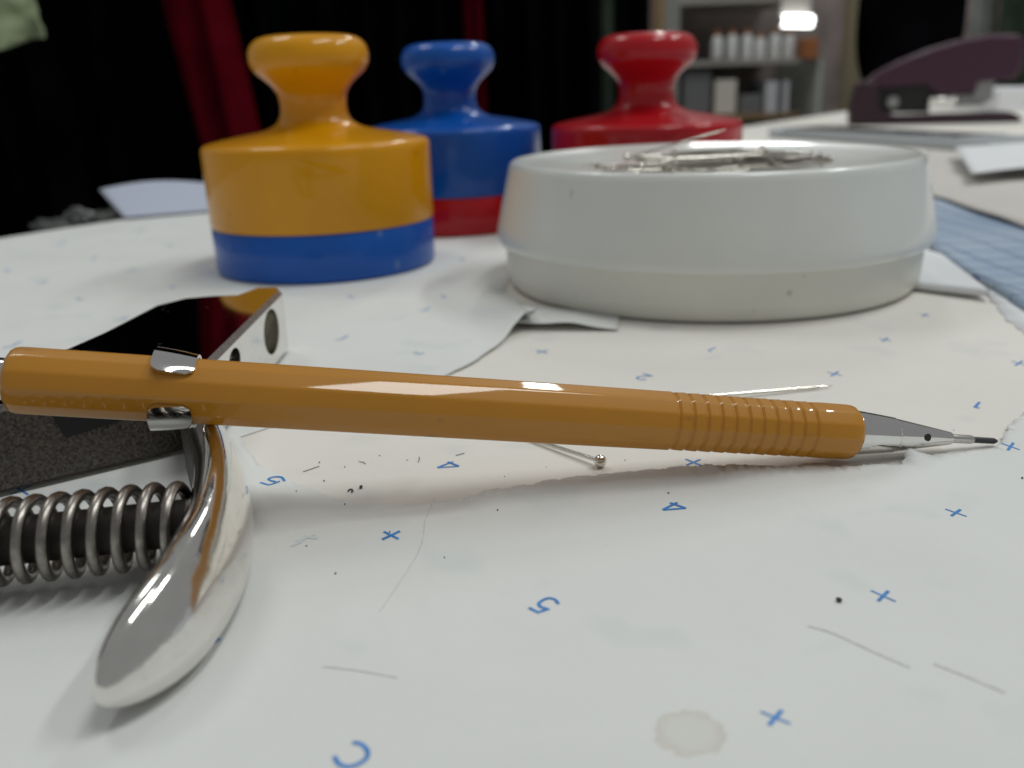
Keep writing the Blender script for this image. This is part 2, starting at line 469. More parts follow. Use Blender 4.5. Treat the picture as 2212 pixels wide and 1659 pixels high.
LUMP = v2(at(1968, 985, 0.8))
TIPC = v2(at(2182, 950, 0.5))
def upper_z(x, y):
    p = Vector((x, y))
    z = max(0.155, 0.20 + 0.16 * (noise.noise(Vector((x * 0.022, y * 0.022, 0.3))) + 0.5 * noise.noise(Vector((x * 0.06, y * 0.06, 2.3)))))
    # left flap lifts along its torn edge, most at the curled corner
    best, bs = 1e9, 0
    for i in range(len(LEFT_EDGE) - 1):
        d, t = seg_dist(p, LEFT_EDGE[i], LEFT_EDGE[i + 1])
        if d < best: best, bs = d, (i + t) / (len(LEFT_EDGE) - 1)
    if best < 45:
        z += (0.05 + 1.1 * max(0.0, min(1, (bs - 0.45) / 0.4))) * math.exp(-(best / 15.0) ** 2)
        z += 3.9 * math.exp(-((p - CURL).length / 6.5) ** 2)
    best = 1e9
    for i in range(len(FRONT_EDGE) - 8):
        d, t = seg_dist(p, FRONT_EDGE[i], FRONT_EDGE[i + 1])
        best = min(best, d)
    if best < 12:
        z += (1.35 if x < 30 else 1.35 - 0.95 * min(1, (x - 30) / 14)) * math.exp(-(best / 2.7) ** 1.5)
    z += 1.25 * math.exp(-((p - LUMP).length / 1.7) ** 2)
    z += 0.35 * math.exp(-((p - TIPC).length / 2.5) ** 2)
    # the dent where the tear runs out, with a swelling in front of it
    for (u, v, h, r1, r2, ang) in ((845, 1150, 1.1, 13, 3.6, 0.05), (600, 1085, 0.9, 9, 3.0, -0.6), (640, 1012, 0.5, 6, 3, -0.7), (1250, 1085, 0.5, 14, 3.5, 0.12)):
        c = GAUSS[(u, v)]
        dx, dy = x - c.x, y - c.y
        ca, sa = math.cos(ang), math.sin(ang)
        a, b = (dx * ca + dy * sa) / r1, (-dx * sa + dy * ca) / r2
        z += h * math.exp(-(a * a + b * b))
    return z
GAUSS = {(u, v): v2(at(u, v, 0.6)) for u, v in ((845, 1150), (600, 1085), (640, 1012), (1250, 1085))}

fe = tear(FRONT_EDGE[:26], 0.3, 0.8) + FRONT_EDGE[26:]
le = tear(LEFT_EDGE[:3], 0.4, 0.4) + tear(LEFT_EDGE[3:-2], 1.2, 0.3) + LEFT_EDGE[-2:]
boundary = fe + le
boundary += [Vector(q) for q in ((2.5, 216), (-1, 232), (2, 262), (8, 300), (14, 330), (2, 420))]
boundary += [Vector(edge_pt(t, 0.6)) for t in (190, 120, 60, 0, -60, -120, -200, -300)]
boundary += [Vector(q) for q in ((-330, -60), (-100, -60), (100, -60), (260, -60), (260, 40), (220, 90))]
clean = []
for p in boundary:
    if not clean or (p - clean[-1]).length > 0.05: clean.append(p)
nb = len(clean)
pts = list(clean)
def grid(x0, x1, y0, y1, st):
    xs = int((x1 - x0) / st)
    ys = int((y1 - y0) / st)
    for i in range(xs + 1):
        for j in range(ys + 1):
            yield Vector((x0 + i * st + (0.5 * st if j % 2 else 0) + rnd.uniform(-.1, .1) * st, y0 + j * st + rnd.uniform(-.1, .1) * st))
for p in grid(-80, 90, 50, 225, 1.8): pts.append(p)
for p in grid(-320, 250, -50, 540, 9):
    if not (-84 < p.x < 94 and 46 < p.y < 229): pts.append(p)
res = delaunay_2d_cdt(pts, [], [list(range(nb))], 1, 1e-4)
UV, UF = [(v.x, v.y, upper_z(v.x, v.y)) for v in res[0]], [tuple(f) for f in res[2]]
fix = []
for f in UF:                                                    # faces up
    a, b, c = (Vector(UV[i]) for i in f[:3])
    fix.append(f if (b - a).cross(c - a).z > 0 else f[::-1])
UF = fix
upper = obj('torn_paper', UV, UF, M_upper, base=(0, 60, 0), smooth=60)
sm = upper.modifiers.new('thickness', 'SOLIDIFY')
sm.thickness, sm.offset = 0.00014, -1
# frayed fibres along the tear
V, F = [], []
frng = random.Random(5)
for i in range(1, len(fe) - 8):
    a, b = fe[i - 1], fe[i]
    t = (b - a)
    if t.length < 1e-4: continue
    nr = Vector((t.y, -t.x)).normalized()
    mid = (a + b) / 2
    if (mid + nr * 0.5 - Vector((0, 60))).length < (mid - nr * 0.5 - Vector((0, 60))).length: nr = -nr
    z = upper_z(mid.x, mid.y)
    l = frng.uniform(0.10, 0.55) * (1.6 if frng.random() < 0.12 else 1)
    k = len(V)
    tip = mid + nr * l + t * frng.uniform(-1.2, 1.2)
    V += [(a.x, a.y, z - 0.03), (b.x, b.y, z - 0.03), (tip.x, tip.y, z - 0.03 - frng.uniform(0.05, 0.5) * l)]
    F.append((k, k + 1, k + 2))
fr = obj('frayed_edge', V, F, M_fray, parent=upper, smooth=0)
fr['kind'] = 'stuff'
tag(upper, 'torn white marking paper with blue crosses and numbers, uppermost sheet in front', 'paper')
BVH_UP = BVHTree.FromPolygons([Vector(v) for v in UV], UF)

def ground(u, v):
    """World point on whichever sheet lies uppermost under that pixel."""
    d = (CAMR @ Vector(((u - 1106) / FPX, -(v - 829.5) / FPX, -1))).normalized()
    hit = BVH_UP.ray_cast(Vector((0, 0, HCAM)), d)
    if hit[0] is not None: return hit[0], True
    return at(u, v, 0.0), False

def drop(x, y):
    hit = BVH_UP.ray_cast(Vector((x, y, 30)), Vector((0, 0, -1)))
    return hit[0].z if hit[0] is not None else 0.0

def stroke(polyline, width, lift=0.05, round_to=0, taper=False):
    """Flat printed stroke lying on the sheets."""
    P = [v2(ground(*q)[0]) for q in polyline]
    if round_to: P = [Vector(p) for p in smooth_pts(P, round_to)]
    Q = []
    for i in range(len(P) - 1):
        n = max(1, int((P[i + 1] - P[i]).length / 0.5))
        Q += [P[i] + (P[i + 1] - P[i]) * (k / n) for k in range(n)]
    Q.append(P[-1])
    V, F = [], []
    for i, p in enumerate(Q):
        t1 = (Q[min(i + 1, len(Q) - 1)] - p)
        t0 = (p - Q[max(i - 1, 0)])
        t1 = t1.normalized() if t1.length > 1e-6 else t0.normalized()
        t0 = t0.normalized() if t0.length > 1e-6 else t1
        t = (t0 + t1)
        t = t.normalized() if t.length > 0.2 else t1
        n = Vector((-t.y, t.x))
        k = min(1.6, 1 / max(0.5, n.dot(Vector((-t1.y, t1.x)))))
        w = width / 2 * k * (0.35 + 0.65 * math.sin(PI * (i + 0.5) / len(Q)) if taper else 1.0)
        for s in (-1, 1):
            q = p + n * w * s
            V.append((q.x, q.y, drop(q.x, q.y) + lift))
    for i in range(len(Q) - 1):
        F.append((2 * i, 2 * i + 1, 2 * i + 3, 2 * i + 2))
    return V, F

K = 0.8848                                # 2500 px photograph -> 2212 px print
def px(crop, pts):
    ox, oy, s = crop
    return [((ox + x * s) * K, (oy + y * s) * K) for x, y in pts]

def mark(name, strokes, m, width, lift=0.05, rounds=0):
    parts = []
    for i, s in enumerate(strokes):
        parts.append(stroke(s, width if not isinstance(width, (list, tuple)) else width[i], lift + 0.012 * i,
                            round_to=rounds[i] if isinstance(rounds, (list, tuple)) else rounds))
    V, F = merge(*parts)
    u, v = strokes[0][0]
    par = upper if ground(u, v)[1] else lower
    return obj(name, V, F, m, parent=par, smooth=0)

C5 = (1250, 1420, 0.0904)
mark('printed_number', [px(C5, [(455, 712), (700, 835), (1010, 738)]),
                        px(C5, [(930, 735), (780, 690), (725, 600), (850, 500), (1000, 455), (1160, 495), (1255, 610)])], M_ink, 0.36, rounds=[0, 5])
C8 = (500, 900, 0.5425)
mark('printed_number', [px(C8, [(250, 513), (288, 524), (338, 507)]), px(C8, [(318, 510), (292, 503), (290, 495), (315, 488), (345, 490), (359, 507)])], M_ink, 0.38, rounds=[0, 5])
C4 = (1030, 1080, 0.0678)
mark('printed_number', [px(C4, [(560, 918), (1330, 868)]), px(C4, [(560, 915), (1120, 705)]), px(C4, [(1330, 865), (930, 712)])], M_ink, 0.38)
mark('printed_number', [px(C8, [(2062, 637), (2165, 629)]), px(C8, [(2062, 636), (2126, 604)]), px(C8, [(2165, 629), (2094, 605)])], M_ink, 0.36)
C2 = (1500, 880, 0.0904)
mark('printed_number', [px(C2, [(850, 510), (740, 522), (620, 495), (640, 450), (780, 430), (900, 428)]), px(C2, [(900, 428), (1020, 422), (780, 362)])], M_ink, 0.34, rounds=[5, 0])
mark('printed_number', [px((1650, 810, 0.0904), [(1070, 425), (880, 512), (935, 530)])], M_ink, 0.36)
mark('printed_number', [px((2100, 950, 0.1808), [(1612, 178), (1550, 245), (1612, 260)])], M_ink, [0.45])
mark('printed_number', [px((750, 1750, 0.113), [(975, 570), (1110, 575), (1240, 655), (1310, 780), (1275, 900), (1130, 1015), (900, 1085), (690, 1030), (585, 860)])], M_ink, 0.40, rounds=6)

def cross(u, v, l, s, w=(0.24, 0.36), m=None, name='printed_cross'):
    (lx, ly), (sx, sy) = l, s
    return mark(name, [[(u - lx, v - ly), (u + lx, v + ly)], [(u - sx, v - sy), (u + sx, v + sy)]], m or M_ink, w)
cross(1908, 1288, (27, 12), (11, -11))
cross(1675, 1551, (32, 13), (14, -16))
cross(2065, 1108, (23, 8), (10, -7))
cross(2183, 965, (20, 7), (6, -8))
cross(1498, 999, (17, 7), (15, -6), (0.34, 0.34))
cross(845, 1157, (16, 8), (19, -9), (0.32, 0.36))
cross(1803, 808, (16, 4), (8, -5))
cross(1912, 734, (13, 3), (6, -4))
cross(1998, 681, (11, 3), (5, -3))
cross(1171, 760, (12, 4), (12, -4), (0.3, 0.3))
cross(2201, 785, (16, 5), (8, -5))
cross(2077, 631, (9, 2), (4, -3))
cross(1326, 707, (9, 2), (7, -3))
cross(45, 1059, (16, 10), (22, -9), (0.30, 0.30))
mark('printed_cross', [[(452, 1393), (472, 1379)]], M_ink, 0.8)
for u, v, a, b in ((25, 745, 20, -7), (738, 730, 13, -5), (905, 762, 11, 1), (917, 668, 11, -4), (129, 525, 12, -5), (201, 557, 6, -3), (18, 584, 5, 2),
                   (90, 609, 12, -3), (280, 583, 14, -3), (173, 645, 7, 1), (375, 619, 8, 1), (262, 688, 14, -4), (366, 529, 7, -2), (300, 497, 10, -2),
                   (760, 640, 7, 2), (830, 585, 7, 2), (960, 640, 6, 2), (1000, 560, 6, 1)):
    mark('printed_number', [[(u - a, v - b), (u, v + 3), (u + a, v + b)]], M_inkpale, 0.85)
mark('ghost_number', [[(628, 1180), (648, 1172), (660, 1160), (688, 1163)], [(640, 1170), (680, 1155)]], M_inkghost, 0.5)
mark('pencil_line', [[(939, 1075), (920, 1120), (912, 1170), (875, 1240), (820, 1322)]], M_graphite_line, 0.12, rounds=5)
mark('pencil_line', [[(1745, 1352), (1800, 1368), (1870, 1400), (1966, 1442)]], M_graphite_line, 0.36, rounds=4)
mark('pencil_line', [[(2018, 1434), (2090, 1462), (2172, 1496)]], M_graphite_line, 0.36)
mark('pencil_line', [[(698, 1440), (770, 1448), (858, 1464)]], M_graphite_line, 0.17)

# crumbs, graphite dust and the curl of shaved plastic on the sheet
parts = []
for u, v, r in ((1812, 1300, 0.24), (780, 1055, 0.22), (1075, 1103, 0.10), (745, 1090, 0.08), (725, 1240, 0.10), (662, 1180, 0.07), (842, 1150, 0.08), (700, 1040, 0.10),
                (690, 1000, 0.09), (745, 1010, 0.09), (880, 995, 0.07), (820, 985, 0.07), (640, 1062, 0.07), (1350, 995, 0.07), (1444, 1066, 0.08), (1180, 1010, 0.06),
                (960, 1205, 0.06), (1090, 1030, 0.06), (2208, 1034, 0.12), (1555, 1790, 0.1), (2060, 930, 0.06), (1580, 860, 0.06), (1640, 870, 0.06)):
    p, _ = ground(u, v)
    prof = [(0, 2 * r), (r * 0.7, 1.7 * r), (r, r), (r * 0.7, 0.2 * r), (0, 0)]
    V, F = lathe(prof, 0, 0, 0, 7)
    st = rnd.uniform(1, 2.2)
    ang = rnd.uniform(0, PI)
    parts.append(xform(([(x * st, y, z) for x, y, z in V], F), (p.x, p.y, p.z + 0.02), ang))
c0, _ = ground(757, 1063)
parts.append(tube([(c0.x + 0.30 * math.cos(a), c0.y + 0.55 * math.sin(a), c0.z + 0.16) for a in [math.radians(d) for d in range(-40, 200, 20)]], 0.10, 6))
for (u0, v0), (u1, v1) in (((655, 1020), (690, 1008)), ((905, 988), (903, 1000)), ((775, 998), (790, 1003)), ((985, 985), (1003, 980))):
    a, _ = ground(u0, v0); b, _ = ground(u1, v1)
    parts.append(tube([a + Vector((0, 0, .08)), (a + b) / 2 + Vector((0.15, 0.1, .1)), b + Vector((0, 0, .08))], 0.05, 5))
o = obj('paper_crumbs', *merge(*parts), M_lead, base=(0, 110, 0))
tag(o, 'tiny black graphite crumbs and specks scattered on the paper', 'crumbs', kind='stuff')

# ------------------------------------------------------------------ mechanical pencil
PL = Vector((-56.9, 99.7, 20.2)); PT = Vector((67.3, 118.3, 0.72))
pa = (PT - PL).normalized()
pe = (Vector((0, 0, 1)) - pa * pa.z).normalized()               # up
pf = pe.cross(pa).normalized()
if pf.y > 0: pf = -pf                                           # towards the camera
pencil = empty('mechanical_pencil', PT, 'ochre twelve-sided mechanical pencil resting on the hand punch', 'pencil')
def pp(s, th, r):
    return tuple(PL + pa * s + r * (math.cos(th) * pe + math.sin(th) * pf))
PHASE = math.radians(-3)
def ring12(R, fillet=0.07, seg=3):
    out = []
    for k in range(12):
        t0 = PHASE + k * PI / 6
        for j in range(seg + 1):
            d = (j / seg - 0.5) * 2 * fillet
            out.append((t0 + d, R * (1 - 0.012 + 0.012 * math.cos(d / fillet * 1.2))))
    return out
def sweep12(stations, capA=True, capB=True):
    V, F = [], []
    n = 0
    for s, R, rd in stations:
        for th, r in ring12(R):
            rr = r * (1 - rd) + R * 0.985 * rd
            V.append(pp(s, th, rr))
        n = len(V) // (stations.index((s, R, rd)) + 1) if not n else n
    m = len(stations)
    for i in range(m - 1):
        for k in range(n):
            j = (k + 1) % n
            F.append((i * n + k, (i + 1) * n + k, (i + 1) * n + j, i * n + j))
    if capA: F.append(tuple(range(n)))
    if capB: F.append(tuple(range((m - 1) * n, m * n))[::-1])
    return V, F
R0 = 3.92
st = [(-0.2, R0 - 1.3, 1.0), (-0.15, R0 - 0.8, 0.9), (0.1, R0 - 0.42, 0.6), (0.5, R0 - 0.14, 0.3), (1.1, R0 - 0.02, 0.1), (2.0, R0, 0)]
st += [(18 + 12 * i, R0, 0) for i in range(5)]
g0, g1, ng = 78.6, 99.4, 11
pitch = (g1 - g0) / ng
for i in range(ng):
    s = g0 + i * pitch
    st += [(s, R0 - 0.04 - 0.008 * i, 0), (s + 0.16, R0 - 0.30 - 0.008 * i, 0.1), (s + 0.42, R0 - 0.33 - 0.008 * i, 0.1), (s + 0.75, R0 - 0.10 - 0.008 * i, 0), (s + pitch - 0.05, R0 - 0.045 - 0.008 * i, 0)]
st += [(g1 + 0.1, R0 - 0.12, 0), (103.3, R0 - 0.15, 0), (104.0, R0 - 0.19, 0.3), (104.6, R0 - 0.36, 0.7), (104.95, R0 - 0.64, 1.0), (105.0, R0 - 1.2, 1.0)]
obj('barrel', *sweep12(st), M_pencil, parent=pencil, smooth=22)

def axial(profile, n=40):
    V, F = [], []
    for s, r in profile:
        V += [pp(s, 2 * PI * k / n, r) for k in range(n)]
    for i in range(len(profile) - 1):
        for k in range(n):
            j = (k + 1) % n
            F.append((i * n + k, (i + 1) * n + k, (i + 1) * n + j, i * n + j))
    F.append(tuple(range(n)))
    F.append(tuple(range((len(profile) - 1) * n, len(profile) * n))[::-1])
    return V, F
obj('push_button', *axial([(-14, 1.6), (-13.6, 2.2), (-12.5, 2.35), (-1.9, 2.45), (0.1, 2.45)]), M_chrome, parent=pencil, smooth=30)
cone = obj('tip_cone', *axial([(104.6, 3.05), (105.1, 3.08), (110.8, 2.42), (110.95, 2.33), (119.2, 0.98), (119.8, 0.84), (119.85, 0.5)], 48), M_chrome, parent=pencil, smooth=8)
obj('lead_sleeve', *axial([(119.6, 0.62), (123.0, 0.60), (123.3, 0.5)], 24), M_brushed, parent=pencil, smooth=30)
obj('lead', *axial([(122.9, 0.44), (126.6, 0.43), (127.1, 0.22)], 16), M_lead, parent=pencil, smooth=30)
# vent hole of the cone; a black plug gives its inner shade
th = math.radians(74)
rc = 2.33 - (115.2 - 110.95) * (2.33 - 0.98) / (119.2 - 110.95)
c = Vector(pp(115.2, th, rc - 0.06)); nn = (math.cos(th) * pe + math.sin(th) * pf)
obj('vent_hole', *tube([c, c + nn * 0.15 + pa * 0.03], 0.52, 16), M_black, parent=cone, smooth=30)
# clip ring: wraps the back of the barrel, its two rounded ends show on the front
def clip_band():
    s0, s1 = 15.6, 20.3
    t_top, t_bot = math.radians(46), 0.0     # from the upper tab backwards round to the lower tab
    N, M = 60, 8
    V, F = [], []
    tb = math.radians(97) - 2 * PI
    for layer, rr in ((0, R0 + 0.03), (1, R0 + 0.40)):
        for i in range(N + 1):
            th = t_top + (tb - t_top) * i / N
            # rounded corners at both ends
            e = min(i, N - i) / N * abs(tb - t_top) * R0
            cut = 0.0
            if e < 0.9: cut = 0.9 - math.sqrt(max(0, 0.81 - (0.9 - e) ** 2))
            for k in range(M + 1):
                s = s0 + cut + (s1 - s0 - 2 * cut) * k / M
                crown = 0.05 * (1 - (2 * k / M - 1) ** 2) + 0.62 * (1 - k / M) if layer else 0
                V.append(pp(s, th, rr + crown))
    W = M + 1
    L = (N + 1) * W
    for i in range(N):
        for k in range(M):
            a, b, c, d = i * W + k, i * W + k + 1, (i + 1) * W + k + 1, (i + 1) * W + k
            F.append((a, b, c, d)); F.append((L + d, L + c, L + b, L + a))
    for i in range(N):
        a, d = i * W, (i + 1) * W
        F.append((a, d, L + d, L + a))
        a, d = i * W + M, (i + 1) * W + M
        F.append((d, a, L + a, L + d))
    for k in range(M):
        F.append((k + 1, k, L + k, L + k + 1))
        a = N * W
        F.append((a + k, a + k + 1, L + a + k + 1, L + a + k))
    return V, F
clip = obj('clip_ring', *clip_band(), M_chrome, parent=pencil, smooth=35)
arm = []
for i, (s, r) in enumerate(((16.5, R0 + 0.5), (24, R0 + 1.1), (36, R0 + 1.0), (46, R0 + 0.6), (49, R0 + 0.9))):
    arm.append(Vector(pp(s, math.radians(-118), r)))
V, F = [], []
for i, p in enumerate(arm):
    side = (math.cos(math.radians(-28)) * pe + math.sin(math.radians(-28)) * pf)
    out = (math.cos(math.radians(-118)) * pe + math.sin(math.radians(-118)) * pf)
    for a, b in ((-1.6, -0.2), (1.6, -0.2), (1.6, 0.2), (-1.6, 0.2)): V.append(tuple(p + side * a + out * b))
for i in range(len(arm) - 1):
    for k in range(4): F.append((i * 4 + k, i * 4 + (k + 1) % 4, (i + 1) * 4 + (k + 1) % 4, (i + 1) * 4 + k))
F += [(0, 1, 2, 3), (19, 18, 17, 16)]
obj('clip_arm', V, F, M_chrome, parent=pencil)
# stamped digits on the lower tab
def tabpt(a, b): return pp(15.6 + a, math.radians(102 + b), R0 + 0.44 + 0.62 * (1 - a / 4.7))
eng = [tube(smooth_pts([tabpt(2.7 + x, 6 + y) for x, y in ((0, 0), (0.15, 7), (0.5, 8), (0.7, 4), (0.45, -2), (0.05, -6), (0.75, -6))], 3), 0.035, 5),
       tube([tabpt(3.9, 13), tabpt(4.05, 2)], 0.035, 5)]
obj('stamped_digits', *merge(*eng), M_lead, parent=clip)

# ------------------------------------------------------------------ hand punch
punch = empty('hand_punch', (-48, 130, 0.5), 'chrome hand punch with coil spring lying under the pencil', 'punch')
HT = 13.0
plan = [(-46.4, 126.5), (-44.6, 130.5), (-44.8, 178.5), (-46.0, 181.3), (-50.6, 181.8), (-53.0, 175.6), (-57.5, 175.6), (-62.7, 174.3), (-66.6, 168.6), (-68.6, 150),
        (-71, 138), (-88, 118), (-96, 92), (-84, 100), (-68.7, 111.5)]
def head_mesh():
    n = len(plan)
    cx, cy = -57, 150
    V, F = [], []
    rows = []
    for ri0, (z, ins) in enumerate(((0.9, 0.6), (1.4, 0.0), (HT - 0.9, 0.0), (HT, 0.75))):
        row = []
        for i, (x, y) in enumerate(plan):
            a, b = Vector(plan[i - 1]), Vector(plan[(i + 1) % n])
            p = Vector((x, y))
            t = ((p - a).normalized() + (b - p).normalized())
            nrm = Vector((t.y, -t.x)).normalized()
            k = ins if not (-47 < x < -44 and y > 128) else ins * 1.0
            q = p - nrm * k
            row.append(len(V)); V.append((q.x, q.y, z + ((q.y - 152) * 0.010 if ri0 > 1 and q.y > 125 else (-0.27 if ri0 > 1 else 0))))
        rows.append(row)
    fm = []
    for ri, (a, b) in enumerate(zip(rows, rows[1:])):
        for i in range(n):
            j = (i + 1) % n
            F.append((a[i], a[j], b[j], b[i]))
            inner = i in (n - 1, n - 2, n - 3)
            fm.append(1 if inner else (2 if ri == 2 else 0))
    F.append(tuple(rows[0])[::-1]); fm.append(0)
    F.append(tuple(rows[-1])); fm.append(3)
    return V, F, fm
V, F, fm = head_mesh()
head = obj('head', V, F, None, parent=punch, smooth=0, mats=[M_polished, M_cast, M_brushed, M_mirror], fmat=fm)
# round die hole in the right cheek (a real boolean recess) and the smaller notch near the throat
def cut(target, vf):
    bm = bmesh.new()
    off = origin(target.parent)
    vs = [bm.verts.new((Vector(v) - off) * S) for v in vf[0]]
    for f in vf[1]: bm.faces.new([vs[i] for i in f])
    bmesh.ops.recalc_face_normals(bm, faces=bm.faces)
    me = bpy.data.meshes.new('cutter'); bm.to_mesh(me); bm.free()
    c = bpy.data.objects.new('cutter', me)
    COL.objects.link(c)
    c.parent = target.parent
    bpy.context.view_layer.update()
    md = target.modifiers.new('cut', 'BOOLEAN')
    md.operation, md.object, md.solver = 'DIFFERENCE', c, 'EXACT'
    dg = bpy.context.evaluated_depsgraph_get()
    new = bpy.data.meshes.new_from_object(target.evaluated_get(dg))
    target.modifiers.clear()
    target.data = new
    bpy.data.objects.remove(c)
def stretch(vf, yc, k): return [(x, yc + (y - yc) * k, z) for x, y, z in vf[0]], vf[1]
cut(head, stretch(tube([(-42.0, 167.0, 7.7), (-50.5, 167.0, 7.7)], 4.2, 40), 167.0, 1.35))
cut(head, stretch(tube([(-42.0, 142.5, 9.3), (-48, 142.5, 9.3)], 2.0, 24), 142.5, 1.6))
obj('die_face', *stretch(tube([(-50.6, 167.0, 7.7), (-48.6, 167.0, 7.7)], 4.0, 32), 167.0, 1.3), M_die, parent=head, smooth=30)
# dark slot of the rough inner face, its shade built as a black block
d = (Vector((-46.4, 126.5, 0)) - Vector((-68.7, 111.5, 0))).normalized()
nrm = Vector((d.y, -d.x, 0))
b0 = Vector((-68.7, 111.5, 0)) + d * 8.2 + nrm * 0.12
slot = [b0 + d * 1.2 + Vector((0, 0, 6.6)), b0 + d * 9.2 + Vector((0, 0, 7.4)), b0 + d * 9.6 + Vector((0, 0, 10.4)), b0 + Vector((0, 0, 10.4))]
V = [tuple(p) for p in slot] + [tuple(p - nrm * 2) for p in slot]
obj('slot', V, [(0, 1, 2, 3), (7, 6, 5, 4), (1, 0, 4, 5), (2, 1, 5, 6), (3, 2, 6, 7), (0, 3, 7, 4)], M_black, parent=head, smooth=0)
# polished handle: a rounded D-section swept from the head to its blunt nose
path = [(-46.5, 131, 11.9, 0.9, 1.0), (-44.3, 123, 12.4, 0.7, 1.0), (-41.0, 114.5, 12.9, 0.55, 1.0), (-37.2, 106, 13.0, 0.5, 1.0), (-34.0, 98, 12.7, 0.5, 1.0), (-31.9, 90, 12.0, 0.5, 1.02),
        (-30.9, 83, 11.4, 0.5, 1.05), (-30.8, 78, 11.0, 0.5, 1.06), (-31.0, 75, 10.6, 0.5, 1.05)]
path = smooth_pts(path, 5)
nose = path[-1]
for k in range(1, 17):                                          # tapering rounded nose
    q = 1 - (1 - k / 16) ** 1.5
    zc = 3.4
    tz, tw = max(0.0, 1 - q ** 2.8) ** 0.5, max(0.0004, 1 - q ** 2.4) ** 0.52
    path.append((nose[0] - 0.75 * q - 3.1 * q * q, nose[1] - 11.6 * q, zc + (nose[2] - 1.2 * q - zc) * tz, zc + (nose[3] - zc) * tz, max(0.02, nose[4] * tw)))
def section(h):
    """(across, up): inner side at -, polished outer side at +."""
    return [(-3.0, 1.2), (-3.0, h * 0.42), (-2.9, h - 3.0), (-2.2, h - 1.35), (-0.9, h - 0.12), (0.1, h - 0.05), (1.0, h - 1.0), (1.8, h - 2.9), (2.45, h - 5.0), (2.9, h - 7.2),
            (2.9, h * 0.28), (2.5, 1.9), (1.7, 1.0), (0.6, 0.62), (-1.0, 0.55), (-2.5, 0.7)]
V, F, fm = [], [], []
SEC = smooth_pts([(u, (z - 0.55) / 11.45) for u, z in section(12.0)], 3, closed=True)
NS = len(SEC)
for i, (x, y, zt, zb, w) in enumerate(path):
    a = Vector(path[max(i - 1, 0)][:2]); b = Vector(path[min(i + 1, len(path) - 1)][:2])
    t = (b - a).normalized()
    nr = Vector((-t.y, t.x))
    if nr.x < 0: nr = -nr
    for (u, v) in SEC:
        V.append((x + nr.x * u * w, y + nr.y * u * w, zb + (zt - zb) * v))
for i in range(len(path) - 1):
    for k in range(NS):
        j = (k + 1) % NS
        F.append((i * NS + k, (i + 1) * NS + k, (i + 1) * NS + j, i * NS + j))
        fm.append(1 if k < 7 and i < 30 else 0)
F.append(tuple(range(NS))); fm.append(0)
F.append(tuple(range((len(path) - 1) * NS, len(path) * NS))[::-1]); fm.append(0)
handle = obj('handle', V, F, None, parent=punch, smooth=60, mats=[M_polished, M_cast], fmat=fm)
# spring and the stub it sits on
sa, sb = Vector((-34.4, 90.2, 6.3)), Vector((-72.0, 84.6, 6.0))
ax = (sb - sa).normalized()
e1 = Vector((0, 0, 1)) - ax * ax.z; e1.normalize()
e2 = ax.cross(e1)
L = (sb - sa).length
turns = L / 2.42
hel = []
for i in range(int(turns * 26)):
    a = 2 * PI * i / 26
    s = L * i / (turns * 26)
    r = 4.1 - 0.25 * max(0, 1 - s / 4)
    hel.append(sa + ax * s + r * (math.cos(a + 0.6) * e1 - math.sin(a + 0.6) * e2))
obj('spring', *tube(hel, 0.64, 12), M_wire, parent=punch, smooth=60)
obj('spring_stub', *tube([sa - ax * 1.0, sa + ax * 0.5, sa + ax * 15.5, sb - ax * 2], 2.55, 28), M_stub, parent=punch, smooth=40)

# ------------------------------------------------------------------ pins on the paper
PIN_L = 27.0
def pin_mesh(name, m, flat=True):
    n = 10
    prof = [(0.0, 0), (0.10, 1.2), (0.27, 3.6), (0.30, PIN_L - 0.4)]
    if flat: prof += [(0.32, PIN_L - 0.35), (0.80, PIN_L - 0.25), (0.85, PIN_L), (0.62, PIN_L + 0.28), (0.0, PIN_L + 0.34)]
    else: prof += [(0.5, PIN_L - 0.25), (0.82, PIN_L + 0.1), (0.92, PIN_L + 0.5), (0.78, PIN_L + 0.95), (0.4, PIN_L + 1.2), (0.0, PIN_L + 1.27)]
    V, F = lathe(prof, 0, 0, 0, 14)
    V = [(z, x, y) for x, y, z in V]                            # along +X, point at the origin
    me = bpy.data.meshes.new(name)
    me.from_pydata([(x * S, y * S, z * S) for x, y, z in V], [], F)
    me.materials.append(m)
    for p in me.polygons: p.use_smooth = True
    me.set_sharp_from_angle(angle=math.radians(50))
    return me
ME_PIN = pin_mesh('dressmaker_pin', M_pin)
ME_PIN_D = pin_mesh('dressmaker_pin', M_darkpin)
ME_PIN_B = pin_mesh('dressmaker_pin', M_pin, False)
def pin(me, tip, direction, label, group=None):
    o = bpy.data.objects.new('dressmaker_pin', me)
    COL.objects.link(o)
    x = Vector(direction).normalized()
    y = Vector((0, 0, 1)).cross(x).normalized()
    z = x.cross(y)
    M = Matrix((x, y, z)).transposed().to_4x4()
    M.translation = Vector(tip) * S
    o.matrix_world = M
    return tag(o, label, 'pin', group)
hA = at(1297, 996, 0.95); hB = at(1206, 967, 0.65)
dA = (hA - hB).normalized()
pin(ME_PIN_B, hA - dA * (PIN_L + 0.5), dA, 'round-headed pin, head poking out in front of the pencil')
tB = at(1802, 833, 0.35); qB = at(1575, 856, 0.5)
pin(ME_PIN, tB, (qB - tB) + Vector((0, 0, 0.3)), 'pin behind the pencil with its sharp point towards the right')

